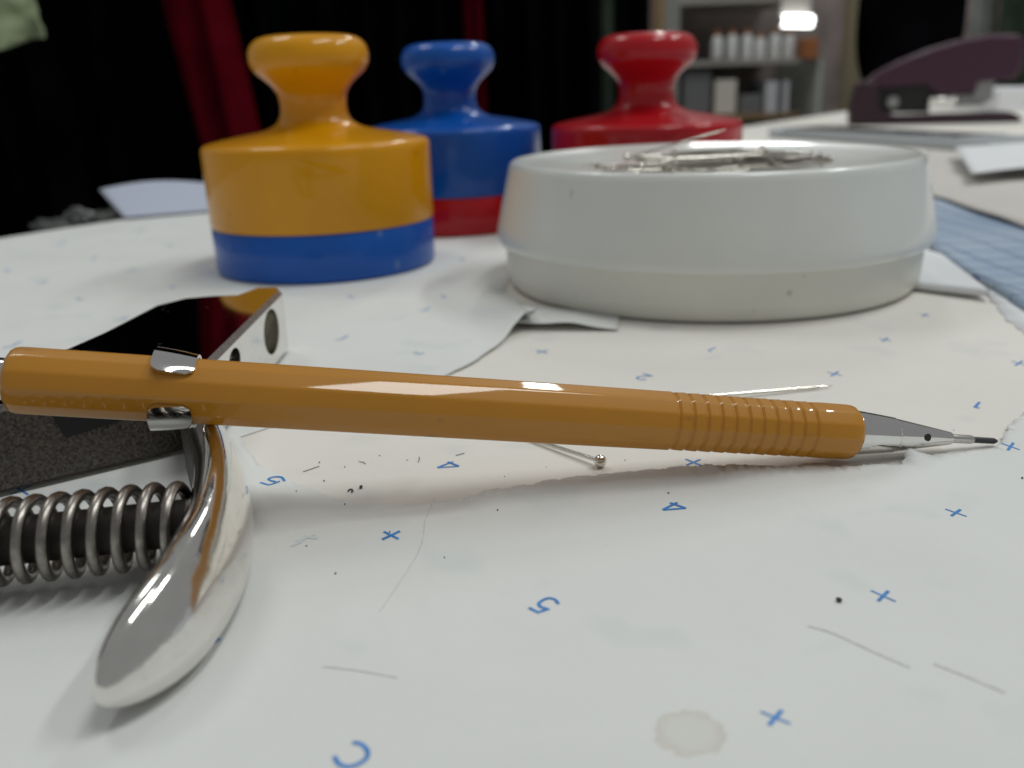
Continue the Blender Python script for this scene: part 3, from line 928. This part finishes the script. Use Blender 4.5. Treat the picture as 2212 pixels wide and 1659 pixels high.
# ------------------------------------------------------------------ magnetic pin dish
DX, DY, DZ = 52.6, 241.0, 0.10
dish = empty('pin_dish', (DX, DY, DZ), 'round white dish holding a heap of silver pins', 'dish')
prof_base = [(0, 0), (49.6, 0), (51.2, 0.4), (52.2, 1.6), (52.7, 4.5), (52.8, 11.2), (50, 11.4), (0, 11.4)]
obj('base', *lathe(prof_base, DX, DY, DZ, 128), M_dishbase, parent=dish, smooth=35)
prof_dish = [(50, 11.0), (53.6, 11.0), (54.6, 11.4), (55.1, 12.6), (55.05, 14.2), (54.4, 17.5), (52.0, 28.2), (51.6, 30.0), (51.15, 31.0), (50.6, 31.5), (49.9, 31.65), (49.0, 31.45),
             (46.2, 30.6), (42, 29.9), (36, 28.9), (28, 28.1), (18, 27.6), (8, 27.4), (0, 27.4)]
pd = smooth_pts(prof_dish, 3)
obj('bowl', *lathe(pd, DX, DY, DZ, 160), M_dish, parent=dish, smooth=50)
def bowl_z(r):
    for (r0, z0), (r1, z1) in zip(prof_dish[10:], prof_dish[11:]):
        if r1 <= r <= r0: return DZ + z1 + (z0 - z1) * (r - r1) / (r0 - r1)
    return DZ + 27.4
prng = random.Random(11)
npins = 78
for i in range(npins):
    layer = i / npins
    sp = 1 - 0.55 * layer
    cx = DX - 1.5 + max(-18, min(20, prng.gauss(1, 12.5) * sp))
    cy = DY + max(-18, min(18, prng.gauss(-1, 9) * sp))
    ang = prng.gauss(0.05, 0.34) + (PI if prng.random() < 0.5 else 0)
    if i % 9 == 0: ang = prng.uniform(0, 2 * PI)
    h = PIN_L / 2
    pz = []
    for s in (-1, 1):
        x, y = cx + s * h * math.cos(ang), cy + s * h * math.sin(ang)
        r = math.hypot(x - DX, y - DY)
        pz.append(bowl_z(min(r, 47)) + 0.35)
    heap = 4.2 * layer * max(0.25, 1 - (math.hypot((cx - DX) / 24, (cy - DY) / 20)) ** 2)
    z0, z1 = pz[0] + heap + prng.uniform(0, 0.5), pz[1] + heap * prng.uniform(0.7, 1.2) + prng.uniform(0, 0.6)
    A = Vector((cx - h * math.cos(ang), cy - h * math.sin(ang), z0))
    B = Vector((cx + h * math.cos(ang), cy + h * math.sin(ang), z1))
    dark = (cx > DX + 7 and prng.random() < 0.55) or prng.random() < 0.22
    pin(ME_PIN_D if dark else ME_PIN, A, B - A, 'silver pin in the tangled heap inside the white dish', 'pins heaped in the dish')
# the pin that sticks up out of the heap to the right
A = Vector((DX - 21.5, DY - 2, DZ + 31.6))
pin(ME_PIN_B, A + Vector((26.5, 3.0, 6.2)), -Vector((26.5, 3.0, 6.2)), 'pin jutting up out of the heap over the far rim of the dish')

# ------------------------------------------------------------------ pattern weights
cap_prof = [(0, 65.6), (7, 65.55), (11.8, 65.2), (14.6, 64.3), (16.2, 62.7), (16.9, 60.8), (17.0, 58.9), (16.5, 57.0), (15.2, 55.2), (13.1, 53.4), (11.2, 51.6), (10.0, 49.5),
            (9.55, 47.2), (9.6, 44.8), (10.3, 42.6), (12.0, 40.9), (15.0, 39.7), (21, 38.6), (27, 37.5), (31.2, 36.6)]
cap_prof = smooth_pts(cap_prof, 3) + [(32.2, 36.2), (32.8, 35.6), (33.05, 34.6), (33.05, 33.5), (32.95, 13.8), (32.8, 13.5), (31, 13.5)]
base_prof = [(30, 13.3), (32.6, 13.3), (32.75, 13.1), (32.7, 1.2), (32.3, 0.4), (31.4, 0), (0, 0)]
def weight(cx, cy, rot, m_cap, m_base, label):
    t = empty('pattern_weight', (cx, cy, 0.35), label, 'weight', 'knobbed pattern weights behind the pencil')
    obj('knobbed_cap', *lathe(cap_prof[::-1], cx, cy, 0.35, 112, rot), m_cap, parent=t, smooth=38)
    obj('base_band', *lathe(base_prof[::-1], cx, cy, 0.35, 112, rot), m_base, parent=t, smooth=38)
    return t
weight(-54.9, 278.8, 0, M_yellow, M_blue, 'yellow knobbed pattern weight with a blue base band')
weight(-19.3, 353.4, 1, M_blue, M_red, 'blue knobbed pattern weight with a red base band')
weight(50.0, 332.3, 2, M_red, M_yellow, 'red knobbed pattern weight behind the white dish')

# ------------------------------------------------------------------ other papers on the right of the table
def sheet(name, corners, m, label, n=14, wav=0.4, seed=0.0, thick=0.15, zfun=None):
    """Four corner points (mm, counter-clockwise) -> a slightly wavy sheet."""
    a, b, c, d = (Vector(p) for p in corners)
    V, F = [], []
    for i in range(n + 1):
        for j in range(n + 1):
            u, v = i / n, j / n
            p = (a * (1 - u) + b * u) * (1 - v) + (d * (1 - u) + c * u) * v
            z = p.z + wav * noise.noise(Vector((p.x * 0.02 + seed, p.y * 0.02, seed)))
            if zfun: z += zfun(u, v)
            V.append((p.x, p.y, z))
    W = n + 1
    for i in range(n):
        for j in range(n):
            F.append((i * W + j, (i + 1) * W + j, (i + 1) * W + j + 1, i * W + j + 1))
    o = obj(name, V, F, m, smooth=60)
    s = o.modifiers.new('thickness', 'SOLIDIFY')
    s.thickness, s.offset = thick * S, -1
    return tag(o, label, 'paper')
bm0, bm1 = at(2018, 533, 1.6), at(2300, 713, 1.6)
bd = (bm1 - bm0).normalized(); bnv = Vector((-bd.y, bd.x, 0))
if bnv.x < 0: bnv = -bnv
blue = sheet('printed_sheet', [tuple(bm0 - bd * 150), tuple(bm1 + bd * 60), tuple(bm1 + bd * 60 + bnv * 190), tuple(bm0 - bd * 150 + bnv * 190)],
             M_bluemat, 'blue-grey printed sheet to the right behind the dish', n=40, wav=1.1, thick=1.3)
sheet('overlapping_sheet', [tuple(at(1985, 410, 2.6)), tuple(at(2330, 530, 2.6)), tuple(at(2330, 330, 2.6)), tuple(at(2000, 325, 2.6))], M_greypaper,
      'grey-beige sheet lying over the back of the blue printed sheet', n=24, wav=1.5, seed=3.0,
      zfun=lambda u, v: 1.4 * math.exp(-((v - 0.25) / 0.18) ** 2) - 0.6 * math.exp(-(v / 0.1) ** 2))
sheet('white_scrap', [tuple(at(2098, 374, 9)), tuple(at(2330, 352, 9)), tuple(at(2330, 300, 9)), tuple(at(2062, 316, 9))], M_plainpaper,
      'small white paper scrap right of the dish in front of the flat case', wav=0.6, seed=5.0)
sheet('folded_sheet', [tuple(at(1960, 610, 2.0)), tuple(at(2138, 628, 2.6)), tuple(at(2035, 548, 2.6)), tuple(at(1940, 520, 2.2))], M_plainpaper,
      'corner of a folded white sheet sticking out under the right of the dish', wav=0.3, seed=8.0, thick=1.4)
sheet('paper_scrap', [tuple(at(1108, 706, 0.9)), tuple(at(1335, 712, 0.5)), tuple(at(1340, 676, 0.4)), tuple(at(1150, 660, 0.6))], M_upper,
      'small torn paper scrap tucked under the left front of the dish', wav=0.2, seed=11.0, zfun=lambda u, v: 1.1 * (1 - u) * (1 - v) ** 2 + 0.8 * math.exp(-((u - .55) / .2) ** 2) * (1 - v))
# torn right-hand piece of the upper sheet
rp = tear([v2(at(u, v)) for u, v in ((2126, 632), (2146, 655), (2160, 672), (2172, 692), (2188, 700), (2205, 716), (2228, 735), (2260, 760))], 0.5, 0.6)
back = [v2(at(u, v)) for u, v in ((2330, 740), (2330, 690), (2230, 655), (2150, 625))]
P = rp + back
res2 = delaunay_2d_cdt(P, [], [list(range(len(P)))], 1, 1e-4)
V = [(v.x, v.y, 0.35 + 0.3 * noise.noise(Vector((v.x * .1, v.y * .1, 9)))) for v in res2[0]]
F = []
for f in res2[2]:
    a, b, c = (Vector(V[i]) for i in f[:3])
    F.append(tuple(f) if (b - a).cross(c - a).z > 0 else tuple(f)[::-1])
o = obj('torn_scrap', V, F, M_plainpaper, smooth=40)
s = o.modifiers.new('thickness', 'SOLIDIFY'); s.thickness, s.offset = 0.00025, -1
tag(o, 'white torn-edged paper strip beside the blue printed sheet', 'paper')
# pale blue sheet that sticks out over the far left table edge
sheet('loose_sheet', [tuple(at(268, 470, 1.5)), tuple(at(470, 452, 1.5)), tuple(at(470, 398, 9)), tuple(at(214, 409, 9))], M_bluepaper,
      'pale blue loose sheet at the far table edge left of the yellow weight', wav=0.5, seed=2.0, zfun=lambda u, v: 3.0 * math.sin(PI * u) * v)

# ------------------------------------------------------------------ flat case and stapler
F0 = Vector((297, 588)); Ldir = Vector((-0.293, 0.956)); Wdir = Vector((0.956, 0.293))
CL, CW = 245, 60
case = empty('flat_case', (F0.x, F0.y, 0), 'flat silver case with a dark top in front of the stapler', 'case')
def rrect(l0, l1, w0, w1, r, n=6):
    out = []
    for (cl, cw, a0) in ((l0 + r, w0 + r, PI), (l0 + r, w1 - r, PI / 2), (l1 - r, w1 - r, 0), (l1 - r, w0 + r, -PI / 2)):
        for k in range(n + 1):
            a = a0 - (PI / 2) * k / n
            p = F0 + Ldir * (cl + r * math.cos(a)) + Wdir * (cw + r * math.sin(a))
            out.append((p.x, p.y))
    ar = sum(out[i][0] * out[(i + 1) % len(out)][1] - out[(i + 1) % len(out)][0] * out[i][1] for i in range(len(out)))
    return out if ar > 0 else out[::-1]
bevel(obj('shell', *prism(rrect(0, CL, 0, CW, 9), 0.4, 8.4), M_case, parent=case, smooth=40), 1.2, 3)
obj('dark_top', *prism(rrect(30, CL - 8, 6, CW - 5, 4), 8.3, 8.65), M_glass, parent=case, smooth=0)

SB = Vector((361, 985, 0.4))                                    # rear foot of the stapler
stap = empty('stapler', SB, 'maroon desk stapler with its jaw open on the right', 'stapler')
SROT = math.radians(-14)
SC = 0.50
def sprof(pts, y0, y1):
    """Side profile in pixels right of / above the rear foot -> an extruded plate."""
    ar = sum(pts[i][0] * pts[(i + 1) % len(pts)][1] - pts[(i + 1) % len(pts)][0] * pts[i][1] for i in range(len(pts)))
    if ar < 0: pts = pts[::-1]
    n = len(pts)
    V = [(x * SC * 0.74, y0, z * SC * 0.95) for x, z in pts] + [(x * SC * 0.74, y1, z * SC * 0.95) for x, z in pts]
    F = [tuple(range(n)), tuple(range(n, 2 * n))[::-1]] + [((i + 1) % n, i, n + i, n + (i + 1) % n) for i in range(n)]
    return xform((V, F), SB, SROT)
bevel(obj('base', *sprof([(-4, 0), (420, 0), (430, 6), (400, 20), (120, 18), (66, 30), (60, 78), (52, 88), (16, 90), (4, 78), (-6, 30)], -19, 19), M_maroon2, parent=stap, smooth=40), 2.0, 3)
bevel(obj('arm', *sprof([(22, 84), (60, 108), (110, 128), (190, 152), (260, 166), (320, 174), (392, 172), (408, 160), (412, 108), (400, 84), (310, 82), (306, 58), (215, 56), (180, 80), (70, 74)], -17, 17),
          M_maroon, parent=stap, smooth=40), 4.0, 4)
bevel(obj('magazine', *sprof([(60, 40), (330, 34), (345, 44), (340, 56), (190, 58), (60, 62)], -8, 8), M_greymetal, parent=stap, smooth=40), 0.8, 2)
bevel(obj('dark_infill', *sprof([(50, 24), (196, 22), (200, 50), (300, 60), (300, 92), (50, 92)], -12, 12), M_black, parent=stap, smooth=40), 1.0, 2)  # black fill block, painted as the dark shade between arm and base
bevel(obj('driver', *sprof([(302, 44), (352, 44), (352, 92), (302, 92)], -10, 10), M_greymetal, parent=stap, smooth=40), 0.8, 2)
bevel(obj('anvil', *sprof([(190, 30), (255, 30), (255, 52), (190, 54)], -20.5, -12), M_chrome, parent=stap, smooth=40), 0.8, 2)
obj('rivet', *xform(tube([(105 * SC * 0.7, -20.6, 44 * SC), (105 * SC * 0.7, -15, 44 * SC)], 5.5, 20), SB, SROT), M_greymetal, parent=stap)

# ------------------------------------------------------------------ dim room behind: garments on the left, shelves on the right
def fabric(name, c1, c2, rough=1.0):
    return mat(name, c1, rough=rough, noise_scale=14, color2=c2, bump=0.6, bump_scale=220, spec=0.0)
M_blackcloth = fabric('black_cloth', (0.0035, 0.0035, 0.0045), (0.001, 0.001, 0.0015))
M_redcloth = fabric('red_cloth', (0.115, 0.004, 0.010), (0.04, 0.0015, 0.004))
M_tealcloth = fabric('teal_cloth', (0.006, 0.035, 0.030), (0.002, 0.014, 0.012))
M_greencloth = fabric('pale_green_cloth', (0.36, 0.42, 0.26), (0.28, 0.34, 0.20))
M_greycloth = fabric('grey_cloth', (0.40, 0.41, 0.39), (0.22, 0.23, 0.22))
M_darkgreen = fabric('dark_green_cloth', (0.05, 0.065, 0.05), (0.02, 0.028, 0.022))
M_plasticbag = mat('smoky_plastic', (0.14, 0.15, 0.14), rough=0.2, noise_scale=60, color2=(0.04, 0.04, 0.04))
M_olive = mat('olive_panel', (0.34, 0.29, 0.18), rough=0.7, noise_scale=5, noise_amt=0.2)
M_wood = mat('brown_wood', (0.30, 0.20, 0.10), rough=0.6, noise_scale=9, noise_amt=0.3)
M_shelf = mat('grey_shelf', (0.36, 0.34, 0.31), rough=0.6)
M_shelfback = mat('shelf_back', (0.10, 0.085, 0.08), rough=0.8, noise_scale=9, color2=(0.36, 0.30, 0.28))
M_bottle = mat('white_bottle', (0.75, 0.76, 0.75), rough=0.4)
M_orange = mat('orange_card', (0.42, 0.15, 0.05), rough=0.6)
M_binder = mat('pale_binder', (0.60, 0.61, 0.65), rough=0.6)
M_cream = mat('cream_box', (0.70, 0.65, 0.58), rough=0.7)
M_panelgrey = mat('pale_grey_panel', (0.55, 0.58, 0.54), rough=0.6)
M_boxdark = mat('charcoal_box', (0.16, 0.16, 0.165), rough=0.5)
M_floor = mat('dark_floor', (0.02, 0.02, 0.022), rough=0.7)

tag(obj('floor', *prism([(-2500, -800), (2600, -800), (2600, 2600), (-2500, 2600)], -900, -880), M_floor, smooth=0), kind='structure')
tag(obj('back_wall', *box(-2500, 2600, 2560, 2600, -880, 900), M_shelfback, smooth=0), kind='structure')

def at_y(u, v, y):
    d = CAMR @ Vector(((u - 1106) / FPX, -(v - 829.5) / FPX, -1))
    return Vector((0, 0, HCAM)) + d * (y / d.y)

def garment(name, u0, u1, y, ztop, zbot, m, label, folds=5, depth=26, flare=0.15, seed=0.0, group=None, lean=0.0, grp=True):
    """Hanging cloth with vertical folds between two picture columns at distance y."""
    x0, x1 = at_y(u0, 200, y).x, at_y(u1, 200, y).x
    nx, nz = 72, 22
    V, F = [], []
    for side in (0, 1):
        for i in range(nx + 1):
            for j in range(nz + 1):
                a, b = i / nx, j / nz
                z = zbot + (ztop - zbot) * b
                w = 1 + flare * (1 - b)
                x = (x0 + x1) / 2 + (a - 0.5) * (x1 - x0) * w + lean * (1 - b)
                ph = a * folds * 2 * PI + 0.9 * math.sin(b * 2.2 + seed) + seed
                yy = y + depth * (0.6 * math.sin(ph) + 0.4 * math.sin(ph * 0.47 + 1.3)) * (0.55 + 0.45 * (1 - b)) + 8 * noise.noise(Vector((a * 6, b * 5, seed)))
                V.append((x, yy + (6 if side else 0), z + (6 * math.sin(ph) if j == 0 else 0)))
    W = nz + 1
    L = (nx + 1) * W
    for i in range(nx):
        for j in range(nz):
            a, b, c, d = i * W + j, (i + 1) * W + j, (i + 1) * W + j + 1, i * W + j + 1
            F.append((a, b, c, d)); F.append((L + d, L + c, L + b, L + a))
    for i in range(nx):
        a, d = i * W, (i + 1) * W
        F.append((d, a, L + a, L + d)); a, d = i * W + nz, (i + 1) * W + nz
        F.append((a, d, L + d, L + a))
    for j in range(nz):
        F.append((j, j + 1, L + j + 1, L + j)); a = nx * W
        F.append((a + j + 1, a + j, L + a + j, L + a + j + 1))
    o = obj(name, V, F, m, smooth=70)
    return tag(o, label, 'garment', group)
GG = 'garments hanging behind the table'
garment('hanging_garment', -420, 120, 900, 640, -700, M_blackcloth, 'black garment at the far left under the pale green hem', 6, seed=0.4, group=GG)
garment('hanging_garment', 90, 500, 930, 640, -720, M_blackcloth, 'black garment just left of the red cloth', 4, seed=1.7, group=GG)
garment('hanging_garment', 222, 350, 860, 640, -260, M_redcloth, 'deep red garment hanging left of the yellow weight', 2, depth=9, flare=0.12, seed=2.2, group=GG, lean=114)
garment('hanging_garment', 480, 600, 980, 640, -700, M_blackcloth, 'black garment between the red cloth and the teal strip', 3, seed=3.1, group=GG)
garment('hanging_garment', 585, 650, 1010, 640, -700, M_tealcloth, 'narrow dark teal garment above the yellow knob', 2, depth=12, flare=0.05, seed=0.9, group=GG)
garment('hanging_garment', 640, 1010, 1000, 640, -700, M_blackcloth, 'black garment behind the blue weight', 5, seed=4.4, group=GG)
garment('hanging_garment', 1008, 1052, 985, 640, -700, M_redcloth, 'thin dark red strip of cloth just right of the blue knob', 1, depth=8, flare=0.0, seed=5.0, group=GG)
garment('hanging_garment', 1045, 1290, 1060, 640, -700, M_blackcloth, 'black garment between the blue and red weights', 4, seed=6.2, group=GG)
garment('hanging_garment', 1285, 1330, 1075, 640, -700, M_darkgreen, 'dark green garment edge left of the red knob', 1, depth=8, flare=0.0, seed=6.9, group=GG)
garment('hanging_garment', 1322, 1402, 1090, 640, -700, M_blackcloth, 'black garment behind the red knob', 2, depth=12, flare=0.0, seed=7.9, group=GG)
# pale green hem, top left
hem = garment('hanging_garment', -160, 84, 700, 150, at_y(60, 88, 700).z, M_greencloth, 'pale green cloth with a stitched hem in the upper left corner', 2, depth=16, flare=0.06, seed=1.0, group=GG)
x0, x1 = at_y(-160, 80, 690).x, at_y(82, 80, 690).x
# crumpled smoky plastic on the far left beyond the table edge
bm = bmesh.new()
bmesh.ops.create_icosphere(bm, subdivisions=4, radius=1.0)
c = at_y(190, 470, 470)
for v in bm.verts:
    n = v.co.normalized()
    k = 1 + 0.45 * noise.noise(n * 2.1) + 0.35 * noise.noise(n * 5.3 + Vector((3, 0, 0)))
    v.co = Vector((c.x + n.x * 24 * k, c.y + n.y * 12 * k, c.z - 6 + n.z * 9 * k))
V = [tuple(v.co) for v in bm.verts]; F = [tuple(v.index for v in f.verts) for f in bm.faces]
bm.free()
tag(obj('plastic_bag', V, F, M_plasticbag, smooth=20), 'crumpled smoky plastic bag beyond the far left table edge', 'bag')

# shelves
YS = 2050
def sbox(name, u0, v0, u1, v1, y, dep, m, parent=None, label=None, cat=None, group=None, bev=0.0):
    p, q = at_y((u0 + u1) / 2 - (u1 - u0) / 2, v1, y), at_y(u1, v0, y)
    zl = (at_y((u0 + u1) / 2, v1, y).z, at_y((u0 + u1) / 2, v0, y).z)
    o = obj(name, *box(p.x, q.x, y, y + dep, zl[0], zl[1]), m, parent=parent, smooth=0)
    if bev: bevel(o, bev, 2)
    if label: tag(o, label, cat, group)
    return o
b = at_y(1590, 270, YS)
unit = empty('shelf_unit', (b.x, YS + 100, -880), 'dim grey shelf unit in the background behind the red weight', 'shelf')
sbox('side_panel', 1448, -60, 1470, 900, YS, 300, M_panelgrey, unit)
sbox('side_panel', 1727, 128, 1768, 900, YS + 2, 300, M_panelgrey, unit)
sbox('shelf_board', 1470, 128, 1727, 140, YS + 4, 290, M_shelf, unit)
sbox('shelf_board', 1470, 246, 1727, 258, YS + 6, 290, M_wood, unit)
sbox('shelf_board', 1470, -4, 1727, 6, YS + 6, 290, M_shelf, unit)
sbox('back_panel', 1440, -80, 1780, 920, YS + 302, 10, M_shelfback, unit)
GB = 'white bottles on the shelf'
names = ['leftmost white bottle on the far shelf', 'second white bottle from the left on the far shelf', 'third white bottle from the left on the far shelf',
         'fourth white bottle from the left on the far shelf', 'fifth white bottle from the left on the far shelf', 'rightmost white bottle on the far shelf']
for u, nm in zip((1548, 1580, 1612, 1640, 1672, 1702), names):
    c = at_y(u, 127, YS + 40)
    t = empty('bottle', (c.x, YS + 40, c.z), nm, 'bottle', GB)
    hb = rnd.uniform(0.85, 1.12)
    obj('body', *lathe([(0, 0), (11, 0), (12, 2), (12, 40 * hb), (9, 47 * hb), (5, 50 * hb)], c.x, YS + 40, c.z, 20), M_bottle, parent=t)
    obj('cap', *lathe([(5.5, 49), (6, 51), (6, 60), (0, 61)], c.x, YS + 40, c.z + 50 * (hb - 1), 16), M_orange, parent=t)
sbox('cardboard_box', 1738, 82, 1770, 127, YS - 10, 60, M_orange, None, 'orange carton right of the white bottles on the shelf', 'box', bev=2)
sbox('storage_box', 1543, 172, 1592, 246, YS + 20, 120, M_cream, None, 'cream box on the lower shelf left of the binders', 'box', bev=2)
sbox('storage_box', 1474, 150, 1538, 246, YS + 24, 120, M_boxdark, None, 'charcoal box at the left end of the lower shelf', 'box', bev=3)
sbox('storage_box', 1596, 205, 1648, 246, YS + 30, 120, M_boxdark, None, 'low charcoal box between cream box and binders', 'box', bev=3)
sbox('binder', 1652, 176, 1682, 246, YS + 20, 160, M_binder, None, 'wide pale binder on the lower shelf', 'binder', 'binders on the shelf', bev=1.5)
sbox('binder', 1690, 174, 1706, 246, YS + 20, 160, M_binder, None, 'narrow pale binder right of the wide one on the lower shelf', 'binder', 'binders on the shelf', bev=1.5)
sbox('wooden_post', 1404, -120, 1440, 900, 1900, 60, M_wood, None, 'brown wooden post above the red knob', 'post', bev=3)
sbox('olive_door', 1772, -160, 1905, 900, 1980, 40, M_olive, None, 'olive door panel between the shelves and the black chair back', 'door', bev=3)
# glowing tube added in place of a far fluorescent fixture's reflection
la, lb = at_y(1690, 45, 1700), at_y(1754, 46, 1700)
M_glow = bpy.data.materials.new('reflection_glow'); M_glow.use_nodes = True
bs = M_glow.node_tree.nodes['Principled BSDF']
bs.inputs['Emission Color'].default_value = (0.97, 1, 0.98, 1); bs.inputs['Emission Strength'].default_value = 5.0
t = empty('lamp_reflection', (la.x, 1700, la.z - 20), 'small lit white tube lamp in the background above the bottles', 'lamp')
obj('tube', *tube([la, lb], 10, 20), M_glow, parent=t, smooth=40)
obj('end_cap', *tube([la - Vector((5, 0, 0)), la + Vector((1, 0, 0))], 8, 16), M_greymetal, parent=t)
obj('end_cap', *tube([lb - Vector((1, 0, 0)), lb + Vector((5, 0, 0))], 8, 16), M_greymetal, parent=t)
obj('bracket', *box(la.x, lb.x, 1712, 1722, la.z - 4, la.z + 60), M_shelf, parent=t, smooth=0)
# rounded black chair back and hangings at the right
def rounded_slab(name, u0, u1, v1, y, m, label, cat, top=500):
    x0, x1 = at_y(u0, 100, y).x, at_y(u1, 100, y).x
    zb = at_y((u0 + u1) / 2, v1, y).z
    cx, hw = (x0 + x1) / 2, (x1 - x0) / 2
    P = []
    for k in range(0, 25):
        a = PI + PI * k / 24
        P.append((cx + hw * math.copysign(abs(math.cos(a)) ** 0.6, math.cos(a)), zb + 120 + 120 * math.copysign(abs(math.sin(a)) ** 0.9, math.sin(a))))
    P += [(cx + hw * 0.96, zb + 250), (cx + hw * 0.7, zb + 330), (cx - hw * 0.7, zb + 330), (cx - hw * 0.96, zb + 250)]
    n = len(P)
    V = [(x, y, z) for x, z in P] + [(x, y + 55, z) for x, z in P]
    F = [tuple(range(n)), tuple(range(n, 2 * n))[::-1]] + [((i + 1) % n, i, n + i, n + (i + 1) % n) for i in range(n)]
    o = obj(name, V, F, m, smooth=50)
    bevel(o, 14, 4)
    return tag(o, label, cat)
rounded_slab('chair_back', 1868, 2088, 215, 1500, M_blackcloth, 'rounded black chair back behind the stapler', 'chair')
garment('hanging_garment', 2085, 2140, 1700, 640, -880, M_greycloth, 'grey cloth hanging above the stapler', 2, depth=12, flare=0.0, seed=2.9, group='cloths at the right')
garment('hanging_garment', 2135, 2420, 1650, 640, -880, M_darkgreen, 'dark green cloth hanging in the upper right corner', 4, depth=22, flare=0.0, seed=4.9, group='cloths at the right')
sbox('paper_stack', 2150, 190, 2330, 262, 1180, 200, M_plainpaper, None, 'stack of white paper behind the stapler at the right edge', 'paper stack', bev=1)
